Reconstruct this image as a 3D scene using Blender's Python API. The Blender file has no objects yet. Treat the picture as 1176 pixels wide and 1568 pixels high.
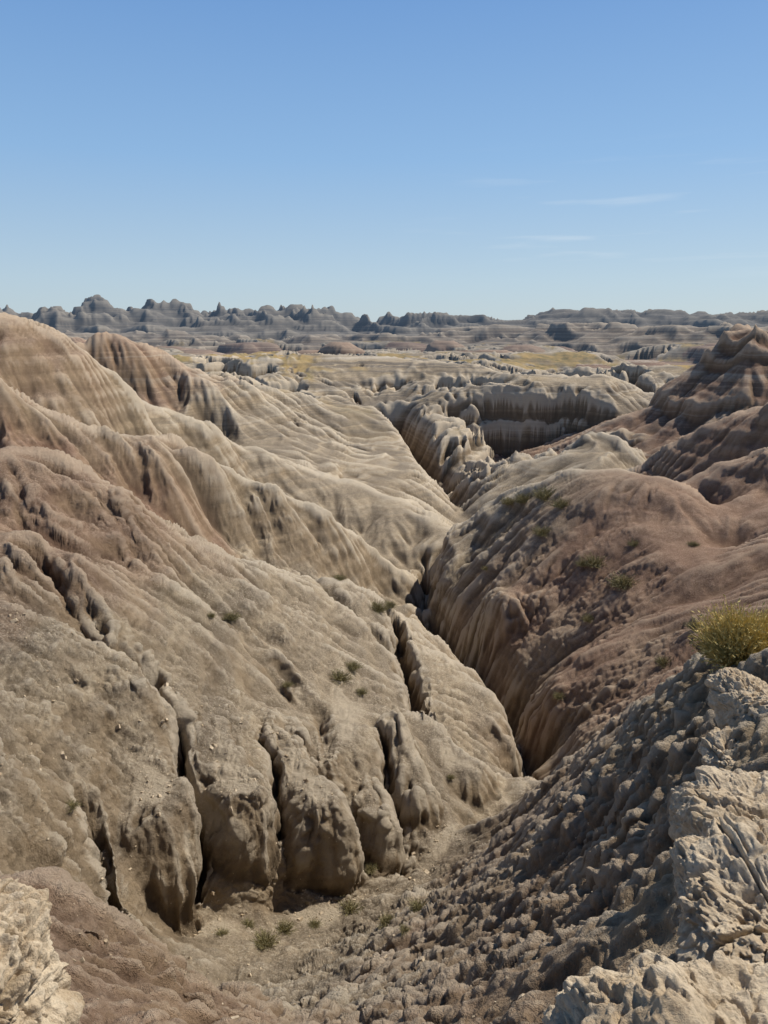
import bpy, math, numpy as np, time
from mathutils import Vector
T0=time.time()
F32=np.float32
NC,NR=1100,1900
PITCH=math.radians(13.6); CP,SP=math.cos(PITCH),math.sin(PITCH)
# field-survey helper: bearing / depression reading plus ground distance -> world position
def S(u,v,Y):
    a=(u-588)/1150.; b=(v-784)/1150.
    k=CP-b*SP
    return (a/k*Y, Y, -(SP+b*CP)/k*Y)
G=[(330,1520,17.5,.1),(380,1450,21,.1),(290,1445,21.5,.1),(450,1405,24,.1),(560,1360,27,.1),(610,1325,29.5,.1),(750,1275,33.5,.2),
(825,1195,43,.2),(815,1135,54,.2),(770,1070,65,.2),(705,1003,77,.2),(665,945,90,.2),(652,912,101,.2),(655,885,112,0),(712,850,140,0),(700,790,180,0),(640,738,225,0),(600,710,270,0)]
H1=[(0,690,42,.8),(100,705,44,.8),(190,745,46,.8),(250,800,48,.6),(300,835,50,.3),(400,855,56,.1),(480,872,62,.1),(520,888,67,.1),(560,905,73,.1),
(605,932,69,.1),(650,975,62,.1),(700,1012,56,.1),(760,1062,51,.1),
(100,850,34,.8),(0,800,36,.8),(200,900,36,.5),(0,950,27,.5),(100,1000,27,.1),(200,1050,27.5,0),(300,950,37,0),(400,950,43,0),(500,950,50,0),
(300,1060,31,0),(400,1070,36,0),(500,1080,38,0),(600,1010,52,.1),(580,1095,38,.1),(0,1150,19.5,0),(100,1160,22,0),(180,870,40,.7),
(200,1130,25.5,0),(310,1120,28.8,0),(420,1135,30.3,0),(500,1150,31,0),(590,1150,33.5,0),(640,1100,41,.1),
(290,1215,25,0),(400,1215,26.2,0),(500,1235,28.6,0),(590,1225,31.5,0),(140,1215,21.6,0),
(60,1260,18,.1),(100,1320,17.8,.2)]
H1b=[(0,810,54,.6),(100,820,54,.6),(200,860,56,.5),(300,925,64,.3),(400,935,70,.1),(480,930,78,.1)]
R2a=[(0,590,72,.5),(60,600,74,.5),(120,635,78,.6),(230,670,84,.5),(290,685,88,.5),(350,722,92,.2),(430,745,96,0),(500,785,100,0),(560,825,104,0),(610,872,107,0),
(0,690,68,1),(100,720,70,1),(200,760,74,1),(300,805,80,.8),(400,850,86,0),(480,878,91,0),(560,895,98,0)]
R2b=[(0,497,88,.6),(60,525,92,.6),(130,558,98,.6),(200,600,106,.4),(245,650,114,.3),(320,655,125,0),(400,685,135,0),(480,715,142,0),(560,742,142,0),(620,765,136,0),(660,790,130,0),(682,815,124,0),
(40,640,82,.7),(120,690,86,.5),(230,745,98,.3),(300,770,106,.1),(400,805,113,0),(500,843,114,0),(590,870,114,0),(320,705,119,0),(400,740,127,0),(500,780,129,0),(590,815,125,0),(640,845,119,0)]
R3=[(180,515,190,.9),(130,545,180,.8),(230,545,200,.8),(280,578,210,.6),(330,612,225,.3),(370,640,240,0),(60,575,180,.4),(0,575,190,.3),
(250,690,160,.1),(340,710,175,0),(450,735,190,0),(540,750,215,0),(600,780,170,0),(650,800,160,0),(150,650,150,.3),(200,600,178,.7)]
MID=[(360,615,330,0),(440,618,340,0),(400,675,250,0),(540,625,330,0),(640,628,330,0),(600,695,285,0),(700,665,280,0),(800,662,285,0),(900,650,290,0),
(700,735,235,0),(800,725,240,0),(880,712,245,0),(960,705,240,0),(1000,648,290,0),(760,770,175,0),(860,750,168,0),(965,745,165,.1)]
RB=[(1100,605,214,.8),(1176,585,225,.8),(1060,630,210,.7),(1030,650,206,.6),(1110,655,185,.6),(1176,645,180,.6),
(1176,622,110,1),(1120,643,115,1),(1040,675,122,1),(985,712,128,.9),(950,733,132,.4),(1176,710,145,.5),(1100,725,150,.5),(1040,740,155,.5),
(1176,690,92,1),(1100,710,96,1),(1045,745,100,1),(1150,740,104,1)]
MR=[(665,862,104,.3),(682,828,107,.2),(730,785,108,.1),(790,750,104,.1),(870,720,100,.3),(950,718,94,.7),(1000,728,88,.9),(1040,768,82,1),(1075,805,78,1),(1110,835,76,1),(1176,810,74,1),
(750,820,128,.1),(860,790,124,.2),(960,790,115,.8),(1080,785,90,1),
(800,850,85,.6),(900,850,78,1),(1000,850,72,1),(1100,900,62,1),(1176,870,60,1),(900,1000,60,1),(850,1060,56,.8),(980,1050,48,1),(1080,1000,46,1),(800,960,74,.9),(740,900,86,.5),(700,880,95,.3),
(905,1150,40,.6),(1000,1112,33,.7),(1110,1050,27,.7),(860,1125,50,.6),(1176,980,35,.9),(900,1110,47,.7),(760,1010,72,.5),(810,1060,63,.5)]
NRG=[(1176,1250,6,.1),(1176,1100,9,.1),(1176,1000,12,.1),(1060,1012,15,.3),(1000,1080,19,.6),(930,1120,23,.6),(860,1170,27,.5),(800,1218,30.5,.5),(762,1252,32.5,.4),
(1050,1200,10,.4),(1000,1300,8.5,.6),(900,1300,13,.7),(900,1200,19,.7),(800,1300,19,.6),(745,1310,26,.5),(700,1400,17,.6),(800,1450,10,.6),(640,1480,15,.5),(600,1400,22,.4),
(850,1568,4.6,.6),(700,1568,6.5,.6),(560,1568,9,.5),(460,1568,12,.3),(400,1568,14,.2),(430,1500,17,.2),(540,1430,21,.2),(690,1295,30,.3),
(0,1330,9,.8),(60,1332,9,.8),(130,1352,9,.8),(200,1400,9,.8),(280,1480,8.6,.8),(360,1568,8,.8),(200,1568,6,.8),(0,1365,13,.6),(200,1500,12.5,.4),(110,1470,12,.4),(290,1568,12,.3)]
W=[(0,3,-4.9,.5),(0,5,-7.2,.6),(-3.4,3,-5.2,.6),(3.4,3,-4.3,.3),(2,4,-5,.3),(1,2,-3.4,.3),(-1,2,-3.4,.3),(-2,3,-4.1,.5),(2,3,-3.9,.3),
(-30,20,-5,.7),(-15,8,-8,.6),(-80,60,0,.7),(-300,250,0,.3),(15,8,-5,.3),(30,20,-8,.6),(60,40,-14,.9),(120,80,-12,.9),(300,200,-10,.6),
(-250,420,-38,0),(0,450,-45,0),(250,420,-41,0),(-100,600,-54,0),(200,650,-56,0),(-500,800,-58,0),(500,800,-58,0),(0,900,-64,0),(0,1500,-68,0),(-900,1300,-66,0),(900,1300,-66,0),
(0,2500,-62,0),(-1500,2200,-60,0),(1500,2200,-60,0),(0,7000,-60,0),(-4000,6000,-60,0),(4000,6000,-60,0),(-3000,600,-50,0),(3000,600,-50,0)]
for a in range(-75,76,15):
    a=math.radians(a)
    W.append((1.1*math.sin(a),1.1*math.cos(a),-2.5,.3))
P=[]
for L in (G,H1,H1b,R2a,R2b,R3,MID,RB,MR,NRG):
    for u,v,Y,p in L: P.append(S(u,v,Y)+(p,))
P+=W
P=np.array(P,float)
ps=np.arctan2(P[:,0],P[:,1]); pt=np.log(np.hypot(P[:,0],P[:,1]))
EPS=0.008
D=np.sqrt((ps[:,None]-ps)**2+(pt[:,None]-pt)**2+EPS**2)
n=len(P)
A=np.zeros((n+3,n+3)); A[:n,:n]=D - 1e-3*np.eye(n); A[:n,n]=1;A[:n,n+1]=ps;A[:n,n+2]=pt;A[n:,:n]=A[:n,n:].T
B=np.zeros((n+3,1)); B[:n,0]=P[:,2]
C=np.linalg.solve(A,B)[:,0]
def rbf(s,t):
    sh=s.shape; s=s.ravel(); t=t.ravel()
    out=np.empty(s.size,F32); pk=np.empty(s.size,F32)
    Cf=C.astype(F32); psf=ps.astype(F32); ptf=pt.astype(F32); pp=P[:,3].astype(F32)
    for i in range(0,s.size,20000):
        a=s[i:i+20000].astype(F32); b=t[i:i+20000].astype(F32)
        d2=(a[:,None]-psf)**2+(b[:,None]-ptf)**2
        d=np.sqrt(d2+F32(EPS**2))
        out[i:i+20000]=d@Cf[:n]+Cf[n]+Cf[n+1]*a+Cf[n+2]*b
        w=1/(d2+F32(2e-4))**2
        pk[i:i+20000]=(w@pp)/w.sum(1)
    return out.reshape(sh).astype(float),pk.reshape(sh).astype(float)
def hsh(ix,iy,iz,seed):
    h=(ix.astype(np.int64)*374761393+iy.astype(np.int64)*668265263+iz*1442695041+seed*974634777)&0x7fffffff
    h=((h^(h>>13))*1274126177)&0x7fffffff
    return ((h^(h>>16))&0xffff).astype(F32)/F32(65535)
def vn3(x,y,z,seed=0):
    ix=np.floor(x).astype(np.int64);iy=np.floor(y).astype(np.int64);iz=np.floor(z).astype(np.int64)
    fx=(x-ix).astype(F32);fy=(y-iy).astype(F32);fz=(z-iz).astype(F32)
    fx=fx*fx*(3-2*fx);fy=fy*fy*(3-2*fy);fz=fz*fz*(3-2*fz)
    r=0
    for a in (0,1):
        wx=fx if a else 1-fx
        for b in (0,1):
            wy=fy if b else 1-fy
            for c in (0,1):
                wz=fz if c else 1-fz
                r=r+wx*wy*wz*hsh(ix+a,iy+b,iz+c,seed)
    return r*2-1
def vn2(x,y,seed=0):
    ix=np.floor(x).astype(np.int64);iy=np.floor(y).astype(np.int64)
    fx=x-ix;fy=y-iy
    fx=fx*fx*(3-2*fx);fy=fy*fy*(3-2*fy)
    z0=np.zeros_like(ix)
    return 2*((1-fx)*(1-fy)*hsh(ix,iy,z0,seed)+fx*(1-fy)*hsh(ix+1,iy,z0,seed)+(1-fx)*fy*hsh(ix,iy+1,z0,seed)+fx*fy*hsh(ix+1,iy+1,z0,seed))-1
def fbm2(x,y,o,seed=0):
    r=0;a=1;f=1;tot=0
    for i in range(o):
        r=r+a*vn2(x*f+i*17.3,y*f-i*9.1,seed+i); tot+=a; a*=.5; f*=2.03
    return r/tot
def rid2(x,y,o,seed=0):
    r=0;a=1;f=1;tot=0
    for i in range(o):
        r=r+a*(1-2*np.abs(vn2(x*f+i*7.3+.37*y*f,y*f-i*9.1-.37*x*f,seed+i))); tot+=a; a*=.5; f*=2.1
    return r/tot
def sst(a,b,x):
    t=np.clip((x-a)/(b-a),0,1); return t*t*(3-2*t)
def segd(x,y,p,q):
    dx,dy=q[0]-p[0],q[1]-p[1]; L=dx*dx+dy*dy
    t=np.clip(((x-p[0])*dx+(y-p[1])*dy)/L,0,1)
    return np.hypot(x-p[0]-t*dx,y-p[1]-t*dy),t
LOB=[
(S(170,1095,26.5),S(232,1210,23.2),2.3,6),
(S(305,1095,30),S(368,1200,25.2),1.75,6),
(S(420,1120,31),S(485,1212,26.7),1.95,6),
(S(520,1120,34),S(570,1235,29.8),1.6,5),
(S(600,1100,36),S(630,1200,32.3),1.5,4.5),
(S(635,1090,41),S(712,1165,37),2.1,5),
(S(645,1000,56),S(768,1095,47.6),3.0,5.5),
(S(720,800,108),S(690,870,96),5,9),
(S(900,760,92),S(800,900,78),7,12),
]
CL=[([S(240,1080,30),S(265,1120,28.5),S(300,1190,25),S(318,1280,23)],.2,2.6),
([S(130,1200,21.5),S(150,1270,20.0),S(185,1370,19.0)],.26,1.5),
([S(400,1120,31),S(420,1175,28),S(430,1240,25.5)],.16,1.0),
([S(445,1130,31.5),S(515,1200,29.5),S(545,1260,28)],.35,2.2),
([S(580,1130,35),S(602,1220,31.6),S(608,1290,29)],.28,1.5),
([S(605,960,62),S(625,1030,50),S(650,1110,43)],.55,2.6),
([S(300,900,42),S(420,1000,40),S(480,1100,36.5),S(500,1200,29.5)],.8,.8),
([S(60,900,33),S(160,1000,29.5),S(240,1080,30)],.6,.9),
([S(470,890,62),S(540,950,56),S(600,990,54)],.9,1.0),
([S(825,1195,43),S(815,1135,54),S(770,1070,65),S(705,1003,77),S(665,945,90),S(652,912,101),S(655,885,112)],1.7,5.0),
]
THREAD=[S(*g[:3]) for g in G[12:]]
SKY=np.array([(-700,495),(-300,488),(0,494),(60,494),(90,488),(115,494),(150,478),(185,488),(228,474),(250,482),(300,490),(340,486),(380,491),(440,486),(470,494),(500,490),(545,500),(570,507),(610,498),(640,498),(680,495),(710,498),(745,492),(790,494),(830,485),(880,484),(930,487),(1000,485),(1060,489),(1110,487),(1176,489),(1500,486),(1900,495)],float)
SKa=np.arctan((SKY[:,0]-588)/1150*.975); SKt=-(SKY[:,1]-505)/1150*.95
BUT=[(520,524,930,34),(476,536,940,27),(445,541,920,22),(558,544,960,30),(680,522,1200,38),(715,538,1100,32),(752,536,880,34),(800,528,1130,40),(845,532,1230,48),(1070,510,1330,55),(1110,526,1080,48),
(100,516,700,30),(140,520,760,26),(60,518,900,46),(300,536,1050,44),(250,530,1150,50),(380,524,1450,60),(620,526,1450,55),(930,526,1350,70),(1000,522,1450,70),
(310,554,740,34),(365,558,690,28),(640,560,720,30),(900,556,740,36),(980,552,800,44),(420,552,840,30)]
def height(x,y):
    s=np.arctan2(x,y); r=np.hypot(x,y); t=np.log(r)
    ws=s+.012*fbm2(s*22,t*22,2,71); wt=t+.016*fbm2(s*22+9,t*22,2,73)
    z,pk=rbf(ws,wt)
    m=(r<140)
    xm,ym,zm=x[m],y[m],z[m]
    wx=xm+.3*vn2(xm*.8,ym*.8,5)+.12*vn2(xm*2.3,ym*2.3,7); wy=ym+.3*vn2(xm*.8,ym*.8,6)+.12*vn2(xm*2.3,ym*2.3,8)
    for ta,no,R,H in LOB:
        d,tt=segd(wx,wy,ta,no)
        dz=ta[2]*(1-tt)+no[2]*tt-.15-H*(d/R)**4.5
        k=.3*R
        h=np.clip(.5+.5*(zm-dz)/k,0,1)
        zm=dz*(1-h)+zm*h+k*h*(1-h)
    for pts,w,dep in CL:
        d=np.full(wx.shape,1e9)
        for (p,q) in zip(pts[:-1],pts[1:]): d=np.minimum(d,segd(wx,wy,p,q)[0])
        zm=zm-dep*np.exp(-(d/w)**2)
    z=z.copy(); z[m]=zm
    grass=np.zeros_like(z)
    m=(r>110)
    xm,ym,rm=x[m],y[m],r[m]; sm=s[m]
    side=sst(.27,.36,sm)+(1-sst(-.34,-.12,sm))
    amp=sst(135,195,rm)*(1-.95*(1-sst(225,420,rm))*np.clip(side,0,1))
    dth=np.full(xm.shape,1e9)
    for p,q in zip(THREAD[:-1],THREAD[1:]): dth=np.minimum(dth,segd(xm,ym,p,q)[0])
    near_thread=np.exp(-(dth/12)**2)
    amp=amp*(1-.8*np.exp(-(dth/4.5)**2))
    f1=sst(260,380,rm); f2=sst(450,800,rm)
    def tabs(sc,sd):
        qx=xm/sc+.5*fbm2(xm/sc*1.8,ym/sc*1.8,2,sd); qy=ym/sc*1.0+.5*fbm2(xm/sc*1.8+9,ym/sc*1.8,2,sd+3)
        return rid2(qx,qy,4,sd+9)
    nb=(tabs(46,51)*(1-f1)+tabs(60,11)*f1)*(1-f2)+tabs(84,31)*f2
    tb0=sst(-.34,-.24,nb); tb=sst(-.04,.06,nb); tb2=sst(.24,.34,nb)
    lift=((tb0-.7)*8+(tb-.55)*12+tb2*(7+9*f2)*sst(-.5,.3,vn2(xm/170,ym/170,91))+5*nb)*(1+.1*f1)
    zz=z[m]+lift*amp*(1+rm/2600)
    flat=1-np.maximum.reduce([4*tb0*(1-tb0),4*tb*(1-tb),4*tb2*(1-tb2)])
    gn=vn2(xm/90,ym/90,88)+.6*vn2(xm/32,ym/32,89)+.35*vn2(xm/11,ym/11,90)
    grass[m]=flat*sst(200,300,rm)*sst(-.3,.25,gn)*(.6+.3*tb)
    pkm=pk[m]*(1-near_thread)*(1-sst(240,320,rm))
    spur=rid2(xm/420,ym/420,4,131)*170+rid2(xm/130,ym/130,2,137)*45
    tanv=np.interp(sm,SKa,SKt)
    left=1-sst(-.05,.2,sm)
    d=(rm-2400)+spur-60
    jag=rid2(xm/110,ym/110,2,141); jag=np.sign(jag)*np.abs(jag)**1.15*(20+22*left)+rid2(xm/45,ym/45,1,149)*(4+5*left)
    top=(tanv)*2450+4
    ff=np.clip((d+560)/560,0,1)
    prof=np.interp(ff,[0,.15,.22,.45,.5,.72,.78,.93,1],[0,.14,.34,.42,.60,.67,.84,.90,1])
    wall=-68+(top+68)*prof+jag*sst(.6,1,ff)
    wall=np.where(d>60,wall-np.clip(d-60,0,400)/400*60,wall)
    gm=grass[m]; gm[wall>=zz]=0
    zz=np.maximum(zz,wall)
    r1=1650-250*sst(.1,.45,sm)
    sp1=rid2(xm/300,ym/300,4,151)*150+rid2(xm/100,ym/100,2,157)*30
    d=(rm-r1)+sp1-40
    t1=np.interp(sm,[-.5,-.3,-.12,-.02,.05,.2,.45],[-.006,-.008,-.014,-.011,-.005,.000,.001])
    ff=np.clip((d+320)/320,0,1)*(1-.8*sst(60,260,d))
    prof=np.interp(ff,[0,.2,.3,.55,.62,.85,1],[0,.12,.34,.45,.7,.8,1])
    w1=-68+(t1*r1+68)*prof+rid2(xm/75,ym/75,2,161)*14*sst(.4,1,ff)
    g=w1>zz; pkm=np.where(g,.4,pkm); gm[g]=0
    zz=np.maximum(zz,w1)
    for u,v,Y,R in BUT:
        bx,by,bz=S(u,v,Y)
        dd=np.hypot(xm-bx,(ym-by)*.8); dd=dd*(1+.3*rid2(xm/R*.7,ym/R*.7,2,61))
        f=np.clip(1.6-dd/R/1.15,0,1.25)
        pr=np.interp(f,[0,.3,.7,.85,1.05,1.25],[0,.22,.6,.85,.93,1.0])
        b0=-66 if Y>1000 else -62
        h=b0+(bz-b0)*pr
        g=(h>zz)&(f>0)
        zz=np.where(g,h,zz); pkm=np.where(g,1.,pkm); gm[g]=0
    bx,by,bz=S(1148,508,216)
    dd=np.hypot((xm-bx)*.85,(ym-by)*.7); dd=dd*(1+.07*rid2(xm/14,ym/14,3,63))
    h=np.interp(dd,[0,6,7.2,9.5,10.5,20,21.5,34,60],[.3,-.6,-4.6,-6.0,-9.5,-18,-22.5,-30,-44])
    g=h>zz; zz=np.where(g,h,zz); pkm=np.where(g,.85,pkm); gm[g]=0
    grass[m]=gm
    z[m]=zz; pk=pk.copy(); pk[m]=pkm
    return z,pk,grass
RMIN,RMAX=1.1,9000.
az=np.concatenate([np.linspace(-75,-39,50)[:-1],np.linspace(-39,39,NC),np.linspace(39,75,50)[1:]])*math.pi/180
naz=300
azc=np.linspace(az[0],az[-1],naz); tc=np.linspace(math.log(RMIN),math.log(RMAX),1100)
SS,TT=np.meshgrid(azc,tc,indexing='ij'); RR=np.exp(TT)
zc,_,_=height(RR*np.sin(SS),RR*np.cos(SS))
q=zc/RR
dqs=np.gradient(q,axis=1)/(tc[1]-tc[0])
dq=np.where(dqs>0,dqs,-.3*dqs)
dz=np.abs(np.gradient(zc,axis=1)/(tc[1]-tc[0])/RR)
base=.11+.17*sst(130,220,RR)*(1-sst(1400,3500,RR))+.12*sst(1300,1500,RR)*(1-sst(2500,3500,RR))
den=np.sqrt(base**2+dq**2+(.2*dz)**2)
def b1(a,ax,n):
    for _ in range(n):
        pw=[(0,0),(0,0)]; pw[ax]=(2,2); p=np.pad(a,pw,mode='edge'); N_=a.shape[ax]
        a=sum(k*(p[i:i+N_] if ax==0 else p[:,i:i+N_]) for i,k in enumerate((1/9,2/9,3/9,2/9,1/9)))
    return a
den=b1(b1(den,0,22),1,4)
cum=np.concatenate([np.zeros((naz,1)),np.cumsum((den[:,1:]+den[:,:-1])/2,axis=1)],axis=1)
cum/=cum[:,-1:]
lin=np.linspace(0,1,NR)
tcol=np.stack([np.interp(lin,cum[i],tc) for i in range(naz)])
fi=np.interp(az,azc,np.arange(naz)); i0=np.minimum(fi.astype(int),naz-2); fr=(fi-i0)[:,None]
TG=tcol[i0]*(1-fr)+tcol[i0+1]*fr
SG=np.repeat(az[:,None],NR,1)
R=np.exp(TG); X=R*np.sin(SG); Y=R*np.cos(SG)
Z,PK,GR=height(X,Y)
print('height',time.time()-T0)
def blur(a,n=1):
    for _ in range(n):
        p=np.pad(a,1,mode='edge'); a=(p[:-2,1:-1]+p[2:,1:-1]+2*a)/4
        p=np.pad(a,1,mode='edge'); a=(p[1:-1,:-2]+p[1:-1,2:]+2*a)/4
    return a
def box(a,h):
    for ax in (0,1):
        pw=[(0,0),(0,0)]; pw[ax]=(h+1,h); c=np.cumsum(np.pad(a,pw,mode='edge'),axis=ax)
        N_=a.shape[ax]; w=2*h+1
        a=(c[w:w+N_]-c[:N_])/w if ax==0 else (c[:,w:w+N_]-c[:,:N_])/w
    return a
xi,xj=np.gradient(X,axis=0),np.gradient(X,axis=1); yi,yj=np.gradient(Y,axis=0),np.gradient(Y,axis=1)
det=xi*yj-xj*yi
def grad(z):
    zi,zj=np.gradient(z,axis=0),np.gradient(z,axis=1)
    return (zi*yj-zj*yi)/det,(xi*zj-xj*zi)/det
def ero(x,y,gx,gy,lam,seed):
    g=np.hypot(gx,gy)+1e-6; dx,dy=(-gy/g).astype(F32),(gx/g).astype(F32)
    px=x/lam;py=y/lam; ix=np.floor(px).astype(np.int64);iy=np.floor(py).astype(np.int64)
    fx=(px-ix).astype(F32);fy=(py-iy).astype(F32); num=0;den=0; zz=np.zeros_like(ix)
    for a in (-1,0,1):
        for b in (-1,0,1):
            hx=hsh(ix+a,iy+b,zz,seed);hy=hsh(ix+a,iy+b,zz,seed+7)
            vx=fx-a-hx;vy=fy-b-hy
            w=np.exp(-2.6*(vx*vx+vy*vy))
            num=num+w*np.cos((vx*dx+vy*dy)*F32(6.283));den=den+w
    return num/den
plateau=(1-sst(.15,.5,PK))*(1-sst(62,80,R))
lams=[110,48,21,9.5,4.3,1.9,.85,.4]
for k,lam in enumerate(lams):
    w=sst(lam/.5,lam/.22,R)*(1-sst(lam/.010,lam/.005,R))
    if lam<=.4: w=(1-sst(lam/.010,lam/.005,R))
    m=w>0.01
    gx,gy=grad(blur(Z,2))
    hb=6 if lam>3 else 5
    gx=box(box(gx,hb),5);gy=box(box(gy,hb),5)
    sl=np.hypot(gx,gy)
    h=ero(X[m],Y[m],gx[m],gy[m],lam,100+k)
    s_=np.sqrt(np.clip((h+1)/2,0,1)+.006)
    st=sst(.06,.6,sl[m])
    far=sst(140,260,R[m]); vf=sst(1200,1600,R[m])
    a=lam*(.12+.035*far)
    if lam>=21: a=a*(1-.75*far*(1-vf))*(1-.5*vf)
    if lam<5: a=a*1.25
    if lam<5: a=a*(1-.6*plateau[m])
    Z[m]+= w[m]*a*st*(s_*2-1.35)*(.75+.85*vn2(X[m]/lam/3,Y[m]/lam/3,77+k))
# harder and softer beds weather into small ledges
sl0=np.hypot(*grad(blur(Z,2)))
lw=sst(-.2,.4,vn2(X/40,Y/40,205)+.4*vn2(X/13,Y/13,206))*(.4+.6*sst(.3,.9,sl0))
for hgt,lo,hi,lo2,hi2,A_ in ((2.1,70,110,300,500,.12),(5.5,200,320,900,1600,.5),(17,1000,1500,20000,30000,2.3)):
    wob=Z/hgt+.5*vn2(X/(hgt*7),Y/(hgt*7),201)
    w=sst(lo,hi,R)*(1-sst(lo2,hi2,R))*np.where(R<1200,lw,1)
    Z+=w*A_*(np.sin(wob*6.283)+.6*np.sin(wob*6.283*.43+1))
gx,gy=grad(Z)
sl=np.hypot(gx,gy)
slopeb=blur(sl,2)
slopew=box(sl0,6)
gx,gy=blur(gx,1),blur(gy,1)
nrm=np.stack([-gx,-gy,np.ones_like(gx)],-1); nrm/=np.linalg.norm(nrm,axis=-1,keepdims=True)
disp=np.zeros_like(Z)
rough=.22+.78*sst(.25,.8,slopew)
rough=np.maximum(rough,.95*plateau*(R>26))
for lam,a,sd in [(7,.25,1),(2.6,.16,2),(1.05,.13,3),(.45,.10,4),(.21,.06,5),(.10,.028,6)]:
    w=sst(lam/1.2,lam/.3,R)*(1-sst(lam/.006,lam/.003,R))
    if lam<1.2: w=(1-sst(lam/.006,lam/.003,R))
    m=w>.01
    v=vn3(X[m]/lam,Y[m]/lam,Z[m]/lam,sd)
    if lam<1.2: v=(np.abs(v)*1.8-.6)
    # crumbly in patches, smoother between
    pat=.55+.6*sst(-.3,.4,vn2(X[m]/5.3,Y[m]/5.3,401)+.5*vn2(X[m]/1.7,Y[m]/1.7,402))
    disp[m]+=w[m]*a*v*rough[m]*pat
X2=X+nrm[...,0]*disp;Y2=Y+nrm[...,1]*disp;Z2=Z+nrm[...,2]*disp
# undercut the clay noses: bulging shoulders above, recessed feet below
for ta,no,Rr,H in LOB[:7]:
    cx,cy=no[0],no[1]; m=(np.abs(X-cx)<6)&(Y>cy-6)&(Y<cy+5)
    xm,ym,zm=X2[m],Y2[m],Z2[m]
    d,tt=segd(xm,ym,ta,no)
    ax_=ta[0]+(no[0]-ta[0])*tt; ay_=ta[1]+(no[1]-ta[1])*tt
    dep=(no[2]-zm)/H
    near=(1-sst(1.15*Rr,1.9*Rr,d))*sst(.35*Rr,.8*Rr,d)*sst(.6,1,tt)
    wv=.8+.4*vn3(xm/1.1,ym/1.1,zm/1.1,301)
    f=near*wv*(.14*np.exp(-((dep-.30)/.22)**2)-.30*sst(.45,.85,dep))
    X2[m]=xm+(xm-ax_)*f; Y2[m]=ym+(ym-ay_)*f
for (c,rad,dep) in [(S(500,1375,26.3),.8,1.4),(S(350,1388,24.2),.6,1.0),(S(545,1280,28.3),.6,1.2),(S(660,908,101),2,4),(S(790,1085,60),1.6,3)]:
    d2=((X2-c[0])**2+(Y2-c[1])**2*.3+((Z2-c[2])*1.2)**2)/rad**2
    Y2+=dep*np.exp(-d2*1.5)
na,nr=X.shape
co=np.stack([X2,Y2,Z2],-1).reshape(-1,3).astype(F32)
idx=np.arange(na*nr).reshape(na,nr)
quad=np.stack([idx[:-1,:-1],idx[1:,:-1],idx[1:,1:],idx[:-1,1:]],-1).reshape(-1,4)
def mkmesh(name,co,quad,smooth=True):
    me=bpy.data.meshes.new(name)
    me.vertices.add(len(co)); me.vertices.foreach_set('co',np.ascontiguousarray(co,F32).ravel())
    nq=len(quad);k=quad.shape[1]
    me.loops.add(nq*k); me.loops.foreach_set('vertex_index',quad.ravel().astype(np.int32))
    me.polygons.add(nq); me.polygons.foreach_set('loop_start',np.arange(0,nq*k,k,dtype=np.int32))
    me.polygons.foreach_set('loop_total',np.full(nq,k,dtype=np.int32))
    me.polygons.foreach_set('use_smooth',np.full(nq,smooth))
    me.update(); me.validate()
    ob=bpy.data.objects.new(name,me); bpy.context.collection.objects.link(ob); return ob
terr=mkmesh('badlands_terrain',co,quad)
at=terr.data.attributes.new('geo','FLOAT_COLOR','POINT')
conc=np.clip((blur(Z2,4)-Z2)/(R*.004+.02)+.6*(box(Z2,9)-Z2)/(R*.012+.05),-1,1)*.5+.5  # concavity mask: shade painted into hollows, paler tone on raised edges
grs=GR*(1-sst(.3,.6,slopeb))
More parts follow.
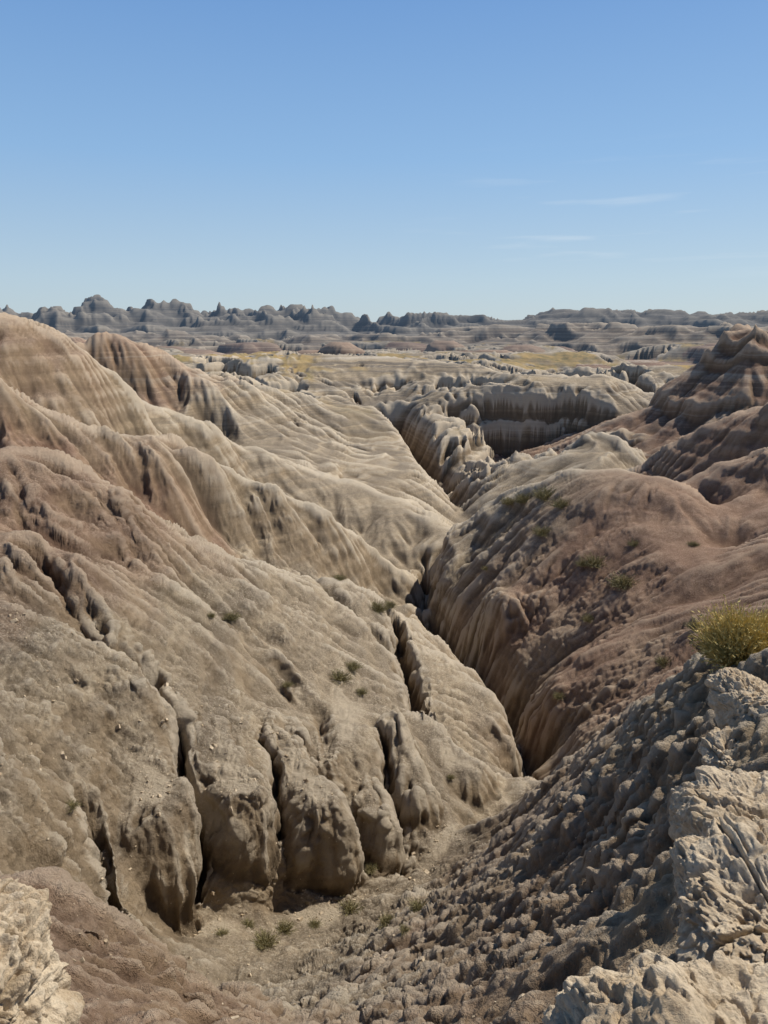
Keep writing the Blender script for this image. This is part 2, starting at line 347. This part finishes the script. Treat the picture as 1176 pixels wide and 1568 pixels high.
# dry wash silt on the draw floor, kept as negative grass
silt=(1-sst(.22,.5,slopew))*(R<46)*(Z<-14)
grs=np.where(silt>.02,-silt,grs)
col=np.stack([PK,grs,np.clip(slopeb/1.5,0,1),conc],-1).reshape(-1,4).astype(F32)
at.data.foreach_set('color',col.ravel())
print('mesh',time.time()-T0)
dy=co[:,1]*CP-co[:,2]*SP; dzc=-(co[:,1]*SP+co[:,2]*CP)
def onground(u,v):
    a=(u-588)/1150.;b=(v-784)/1150.
    e=np.abs(co[:,0]/dy-a)+np.abs(dzc/dy-b)
    c=np.where(e<.006)[0]
    if len(c)==0: c=[np.argmin(e)]
    i=c[np.argmin(dy[c])]
    return co[i]
def N(nt,t,**k):
    n=nt.nodes.new(t)
    for a,b in k.items(): setattr(n,a,b)
    return n
def clay(name='banded_clay',rock=False):
    m=bpy.data.materials.new(name); m.use_nodes=True; nt=m.node_tree; nt.nodes.clear(); L=nt.links.new
    out=N(nt,'ShaderNodeOutputMaterial'); bs=N(nt,'ShaderNodeBsdfPrincipled'); L(bs.outputs[0],out.inputs[0])
    bs.inputs['Roughness'].default_value=.95; bs.inputs['Specular IOR Level'].default_value=.1
    at=N(nt,'ShaderNodeAttribute',attribute_name='geo'); sep=N(nt,'ShaderNodeSeparateColor'); L(at.outputs['Color'],sep.inputs[0])
    geo=N(nt,'ShaderNodeNewGeometry'); xyz=N(nt,'ShaderNodeSeparateXYZ'); L(geo.outputs['Position'],xyz.inputs[0])
    def noise(sc,det=4,rough=.6,vec=None):
        n=N(nt,'ShaderNodeTexNoise'); n.inputs['Scale'].default_value=sc; n.inputs['Detail'].default_value=det; n.inputs['Roughness'].default_value=rough
        L(vec or geo.outputs['Position'],n.inputs['Vector']); return n.outputs[0]
    def math_(op,a,b=None,c=None,clamp=False):
        n=N(nt,'ShaderNodeMath',operation=op); n.use_clamp=clamp
        for i,v in enumerate((a,b,c)):
            if v is None: continue
            if isinstance(v,(int,float)): n.inputs[i].default_value=v
            else: L(v,n.inputs[i])
        return n.outputs[0]
    def mix(f,a,b,bt='MIX'):
        n=N(nt,'ShaderNodeMix',data_type='RGBA',blend_type=bt)
        for i,v in ((0,f),(6,a),(7,b)):
            if isinstance(v,(int,float)): n.inputs[i].default_value=v
            elif isinstance(v,tuple): n.inputs[i].default_value=v+(1,)
            else: L(v,n.inputs[i])
        return n.outputs[2]
    def mr(v,a,b,c=0,d=1):
        n=N(nt,'ShaderNodeMapRange'); n.inputs[1].default_value=a;n.inputs[2].default_value=b;n.inputs[3].default_value=c;n.inputs[4].default_value=d
        L(v,n.inputs[0]); return n.outputs[0]
    n3=noise(9,3,.75)
    if rock:
        n2=noise(2.2,3,.7)
        c=mix(mr(n2,.35,.65),(.45,.35,.235),(.64,.54,.40)); c=mix(mr(n3,.5,.7,0,.5),c,(.72,.63,.49)); c=mix(mr(noise(30,2,.6),.5,.7,0,.4),c,(.28,.20,.13))
        L(c,bs.inputs['Base Color'])
        b=N(nt,'ShaderNodeBump'); b.inputs['Distance'].default_value=.03; b.inputs['Strength'].default_value=1; L(noise(20,5,.78),b.inputs['Height']); L(b.outputs[0],bs.inputs['Normal'])
        return m
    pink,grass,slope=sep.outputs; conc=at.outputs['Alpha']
    n1=noise(.12,2,.6); n2=noise(1.1,5,.72)
    ln=N(nt,'ShaderNodeVectorMath',operation='LENGTH'); L(geo.outputs['Position'],ln.inputs[0]); dist=ln.outputs['Value']
    pk=math_('ADD',pink,math_('MULTIPLY',math_('SUBTRACT',n1,.5),.7),clamp=True)
    pk=mr(pk,.25,.95)
    grey=mix(mr(n2,.35,.65),(.265,.208,.14),(.44,.36,.255))
    red=mix(mr(n2,.35,.65),(.225,.142,.096),(.375,.26,.185))
    c=mix(pk,grey,red)
    zz=math_('ADD',xyz.outputs[2],math_('MULTIPLY',n1,1.6))
    comb=N(nt,'ShaderNodeCombineXYZ'); L(math_('MULTIPLY',zz,.55),comb.inputs[2])
    st=noise(1.0,3,.75,comb.outputs[0])
    dk=mix(pk,(.155,.128,.10),(.165,.095,.068))
    c=mix(math_('MULTIPLY',mr(st,.42,.58),.6),c,dk)
    comb2=N(nt,'ShaderNodeCombineXYZ'); L(math_('MULTIPLY',zz,.22),comb2.inputs[2])
    st2=noise(1.0,3,.85,comb2.outputs[0])
    fw=mr(dist,90,300,0,.9)
    c=mix(math_('MULTIPLY',mr(st2,.49,.52),fw),c,mix(pk,(.14,.12,.10),(.14,.08,.06)))
    c=mix(math_('MULTIPLY',mr(st2,.44,.41),fw),c,(.45,.40,.33))
    c=mix(mr(slope,.6,1.0,0,.45),c,(.25,.175,.10))
    c=mix(math_('MULTIPLY',mr(n3,.50,.66),mr(slope,.8,.3,.1,.65)),c,mix(pk,(.62,.54,.42),(.48,.365,.27)))
    c=mix(mr(n3,.42,.30,0,.5),c,mix(pk,(.14,.105,.07),(.13,.08,.054)))
    c=mix(mr(conc,.5,.9,0,.8),c,mix(pk,(.12,.09,.06),(.12,.072,.048)))  # shade of hollows put into the clay colour
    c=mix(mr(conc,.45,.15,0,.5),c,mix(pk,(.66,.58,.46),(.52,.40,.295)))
    c=mix(mr(grass,0,-1,0,.7),c,(.52,.44,.33))
    g2=mix(mr(n1,.35,.65),(.22,.18,.08),(.45,.31,.125))
    c=mix(mr(grass,0,1),c,g2)
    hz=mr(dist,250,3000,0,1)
    c=mix(math_('MULTIPLY',hz,.88),c,(.05,.06,.072))  # distance haze painted into the base colour
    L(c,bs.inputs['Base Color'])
    bs.inputs['Emission Color'].default_value=(.28,.41,.60,1); L(math_('MULTIPLY',hz,.13),bs.inputs['Emission Strength'])  # faint bluish glow on far ground stands in for hazy air
    b1=N(nt,'ShaderNodeBump'); b1.inputs['Distance'].default_value=.18; L(mr(dist,10,300,1,.3),b1.inputs['Strength']); L(noise(6,5,.8),b1.inputs['Height'])
    L(b1.outputs[0],bs.inputs['Normal'])
    return m
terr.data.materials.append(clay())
rockmat=clay('pale_siltstone',True)
def leafmat(name,c1,c2):
    m=bpy.data.materials.new(name); m.use_nodes=True; nt=m.node_tree
    bs=nt.nodes['Principled BSDF']; bs.inputs['Roughness'].default_value=.8
    n=N(nt,'ShaderNodeTexNoise'); n.inputs['Scale'].default_value=14
    g=N(nt,'ShaderNodeNewGeometry'); nt.links.new(g.outputs['Position'],n.inputs['Vector'])
    mx=N(nt,'ShaderNodeMix',data_type='RGBA'); mx.inputs[6].default_value=c1+(1,); mx.inputs[7].default_value=c2+(1,)
    r=N(nt,'ShaderNodeMapRange'); r.inputs[1].default_value=.35; r.inputs[2].default_value=.65
    nt.links.new(n.outputs[0],r.inputs[0]); nt.links.new(r.outputs[0],mx.inputs[0]); nt.links.new(mx.outputs[2],bs.inputs['Base Color'])
    return m
LM_Y=leafmat('rabbitbrush_foliage',(.42,.34,.11),(.74,.58,.22)); LM_G=leafmat('sagebrush_foliage',(.13,.12,.055),(.38,.33,.16))
rng=np.random.default_rng(4)
def shrub(name,pos,rad,nst,mat,hz=1.0):
    V=[];Q=[]
    for i in range(nst):
        a=rng.uniform(0,6.283); el=math.acos(rng.uniform(.05,1)**.8)
        L=rad*rng.uniform(.6,1.05)*(1+.15*math.sin(3*a+1))
        d=np.array([math.sin(el)*math.cos(a),math.sin(el)*math.sin(a),math.cos(el)*hz])
        side=np.cross(d,rng.normal(size=3)); side/=np.linalg.norm(side)
        b=np.array([rng.normal()*.12*rad,rng.normal()*.12*rad,0]); w=rad*.011
        m_=b+d*L*.55; t=b+d*L+np.array([0,0,rng.uniform(-.08,.12)*rad])
        k=len(V); V+= [b-side*w,b+side*w,m_+side*w,m_-side*w,t+side*w*.4,t-side*w*.4]
        Q+=[(k,k+1,k+2,k+3),(k+3,k+2,k+4,k+5)]
        for j in range(4):
            f=rng.uniform(.4,1); c=b+(t-b)*f; ld=d*.6+rng.normal(size=3)*.5; ld/=np.linalg.norm(ld); ls=np.cross(ld,rng.normal(size=3)); ls/=np.linalg.norm(ls)
            l=rad*rng.uniform(.07,.13); k=len(V)
            V+=[c,c+ld*l*.5+ls*l*.14,c+ld*l,c+ld*l*.5-ls*l*.14]; Q.append((k,k+1,k+2,k+3))
    V=np.array(V)+np.array(pos)
    ob=mkmesh(name,V,np.array(Q),False); ob.data.materials.append(mat); return ob
def rock(pos,rad,seed,sub=170):
    g=np.linspace(-1,1,sub); U,Vv=np.meshgrid(g,g,indexing='ij'); o=np.ones_like(U)
    faces=[(U,Vv,o),(Vv,U,-o),(o,U,Vv),(-o,Vv,U),(Vv,o,U),(U,-o,Vv)]
    VS=[];QS=[];k=0
    ii=np.arange(sub*sub).reshape(sub,sub); qd=np.stack([ii[:-1,:-1],ii[1:,:-1],ii[1:,1:],ii[:-1,1:]],-1).reshape(-1,4)
    for f in faces:
        p=np.stack(f,-1).reshape(-1,3); p=np.tan(p*math.pi/4*.999)
        nn=p/np.linalg.norm(p,axis=1,keepdims=True)
        p=nn*(1/((np.abs(nn)**4).sum(1)**(1/4)))[:,None]
        w=p*np.array(rad)
        q=w*1.0+seed*7.1
        n_=vn3(q[:,0]*1.5,q[:,1]*1.5,q[:,2]*1.5,seed)*.20
        n_+=vn3(q[:,0]*4,q[:,1]*4,q[:,2]*6,seed+1)*.09
        n_+=vn3(q[:,0]*11,q[:,1]*11,q[:,2]*14,seed+2)*.04
        pit=vn3(q[:,0]*24,q[:,1]*24,q[:,2]*24,seed+3); n_-=.035*sst(.1,.55,pit)
        pit=vn3(q[:,0]*12,q[:,1]*12,q[:,2]*12,seed+9); n_-=.06*sst(.2,.6,pit)
        n_+=vn3(q[:,0]*55,q[:,1]*55,q[:,2]*55,seed+4)*.012
        cr=np.abs(vn3(q[:,0]*1.9,q[:,1]*1.9,q[:,2]*2.3,seed+5)); n_-=.10*np.exp(-(cr/.03)**2)
        cr=np.abs(vn3(q[:,0]*3.7+9,q[:,1]*3.7,q[:,2]*4,seed+6)); n_-=.045*np.exp(-(cr/.035)**2)
        VS.append(w+nn*n_[:,None]+np.array(pos)); QS.append(qd+k); k+=sub*sub
    ob=mkmesh('rock_outcrop',np.concatenate(VS),np.concatenate(QS)); ob.data.materials.append(rockmat)
    return ob
rock((1.8,2.75,-3.65),(.95,.85,.38),1)
rock((3.0,4.6,-4.2),(.85,.8,.34),2)
rock((3.75,6.2,-4.8),(.7,.8,.34),3)
rock((-2.55,3.3,-3.8),(.62,.85,.7),4)
for (u,v,Yd,rd,sd) in [(1180,1065,9.6,(.4,.8,.3),11),(1140,1150,8.6,(.3,.5,.25),12)]:
    p=S(u,v,Yd); rock((p[0],p[1]+.3,p[2]-.36),rd,sd,110)
g=onground(1140,1005); print('bush',g)
shrub('rabbitbrush',g-np.array([0,0,.1]),.78*g[1]/11.5,3000,LM_Y,1.15)
for u,v,px in [(955,890,50),(355,943,32),(520,882,24),(520,1035,42),(545,1020,30),(580,930,40),(600,925,26),(830,762,46),(860,770,36),(800,762,34),(910,858,42),(890,862,24),(830,812,34),(970,830,22),(535,1390,48),(405,1440,54),(640,1388,42),(590,1410,36),(570,1328,28),(435,1420,40),(340,1425,26),(480,1412,26),(620,1420,24),(1015,1012,32),(1065,955,30),(115,1235,30),(325,940,18),(895,950,26),(850,1068,24),(380,1412,28),(690,1185,16),(780,765,28),(1060,830,20),(740,870,16),(560,1060,22),(440,1045,20)]:
    g=onground(u,v); rr=px/1150*g[1]*.5*1.2
    shrub('sagebrush',g-np.array([0,0,rr*.1]),rr,300,LM_G,.8)
m=(R<32)&(np.abs(SG)<.62); ci=np.where(m.ravel())[0]
wgt=(R.ravel()[ci]**1.2)*(1-.8*sst(.4,1,slopeb.ravel()[ci])); wgt/=wgt.sum()
pick=rng.choice(ci,2600,p=wgt)
cube=np.array([(a,b,c) for a in(-1,1) for b in(-1,1) for c in(-1,1)],float)
cq=np.array([(0,1,3,2),(4,6,7,5),(0,4,5,1),(2,3,7,6),(0,2,6,4),(1,5,7,3)])
V=[];Q=[]
for i,p in enumerate(pick):
    s_=rng.uniform(.010,.025)*(1+3*rng.random()**8)*(.5+R.ravel()[p]/25)
    M=np.linalg.qr(rng.normal(size=(3,3)))[0]
    V.append((cube*rng.uniform(.5,1,(8,1))*np.array([1,.8,.6]))@M.T*s_+co[p]); Q.append(cq+8*i)
gr=mkmesh('loose_stones',np.concatenate(V),np.concatenate(Q),False); gr.data.materials.append(rockmat)
EL,AZ=math.radians(48),math.radians(56)
w=bpy.data.worlds.new('World'); bpy.context.scene.world=w; w.use_nodes=True; nt=w.node_tree
sk=nt.nodes.new('ShaderNodeTexSky'); sk.sky_type='NISHITA'; sk.sun_disc=False; sk.sun_elevation=EL; sk.sun_rotation=AZ; sk.altitude=0; sk.dust_density=.4; sk.ozone_density=2.5
bg=nt.nodes['Background']; bg.inputs[1].default_value=.1
tc_=nt.nodes.new('ShaderNodeTexCoord'); sx=nt.nodes.new('ShaderNodeSeparateXYZ'); nt.links.new(tc_.outputs['Generated'],sx.inputs[0])
ramp=nt.nodes.new('ShaderNodeValToRGB'); cr=ramp.color_ramp
cr.elements[0].position=0; cr.elements[0].color=(5.2,6.4,7.1,1)
cr.elements[1].position=.66; cr.elements[1].color=(.2,.5,1.3,1)
for p,c in ((.06,(4.7,6.2,7.5,1)),(.2,(2.8,4.9,7.8,1)),(.42,(1.25,3.0,6.6,1))):
    e=cr.elements.new(p); e.color=c
nt.links.new(sx.outputs[2],ramp.inputs[0])
mx=nt.nodes.new('ShaderNodeMix'); mx.data_type='RGBA'; mx.inputs[0].default_value=.82
nt.links.new(sk.outputs[0],mx.inputs[6]); nt.links.new(ramp.outputs[0],mx.inputs[7])
mp=nt.nodes.new('ShaderNodeMapping'); mp.inputs['Scale'].default_value=(5,5,70); mp.inputs['Rotation'].default_value=(0,.04,0); mp.inputs['Location'].default_value=(2.3,0,1.0)
nt.links.new(tc_.outputs['Generated'],mp.inputs[0])
cn=nt.nodes.new('ShaderNodeTexNoise'); cn.inputs['Scale'].default_value=1; cn.inputs['Detail'].default_value=4; cn.inputs['Roughness'].default_value=.5; nt.links.new(mp.outputs[0],cn.inputs['Vector'])
cm=nt.nodes.new('ShaderNodeMapRange'); cm.inputs[1].default_value=.56; cm.inputs[2].default_value=.80; cm.inputs[4].default_value=.45; nt.links.new(cn.outputs[0],cm.inputs[0])
cz=nt.nodes.new('ShaderNodeValToRGB'); cz.color_ramp.elements[0].position=.05; cz.color_ramp.elements[0].color=(0,0,0,1); cz.color_ramp.elements[1].position=.22; cz.color_ramp.elements[1].color=(0,0,0,1)
e=cz.color_ramp.elements.new(.11); e.color=(1,1,1,1)
nt.links.new(sx.outputs[2],cz.inputs[0])
mu=nt.nodes.new('ShaderNodeMath'); mu.operation='MULTIPLY'; nt.links.new(cm.outputs[0],mu.inputs[0]); nt.links.new(cz.outputs[0],mu.inputs[1])
xr=nt.nodes.new('ShaderNodeMapRange'); xr.inputs[1].default_value=.0; xr.inputs[2].default_value=.2; nt.links.new(sx.outputs[0],xr.inputs[0])
mu2=nt.nodes.new('ShaderNodeMath'); mu2.operation='MULTIPLY'; nt.links.new(mu.outputs[0],mu2.inputs[0]); nt.links.new(xr.outputs[0],mu2.inputs[1])
m2=nt.nodes.new('ShaderNodeMix'); m2.data_type='RGBA'; nt.links.new(mu2.outputs[0],m2.inputs[0]); nt.links.new(mx.outputs[2],m2.inputs[6]); m2.inputs[7].default_value=(8,8.6,9,1)
nt.links.new(m2.outputs[2],bg.inputs[0])
sd=bpy.data.lights.new('sun','SUN'); sd.energy=5; sd.angle=math.radians(.5); sd.color=(1,.92,.80)
so=bpy.data.objects.new('sun',sd); bpy.context.collection.objects.link(so)
dirv=Vector((math.sin(AZ)*math.cos(EL),math.cos(AZ)*math.cos(EL),math.sin(EL)))
so.rotation_euler=dirv.to_track_quat('Z','Y').to_euler()
cd=bpy.data.cameras.new('camera'); cam=bpy.data.objects.new('camera',cd); bpy.context.collection.objects.link(cam)
cd.sensor_fit='VERTICAL'; cd.sensor_height=36; cd.lens=26.4; cd.clip_end=20000; cd.clip_start=.05
cam.rotation_euler=(math.radians(90)-PITCH,0,0)
sc=bpy.context.scene; sc.camera=cam
sc.view_settings.view_transform='Standard'; sc.view_settings.look='None'; sc.view_settings.exposure=0
print('done',time.time()-T0)
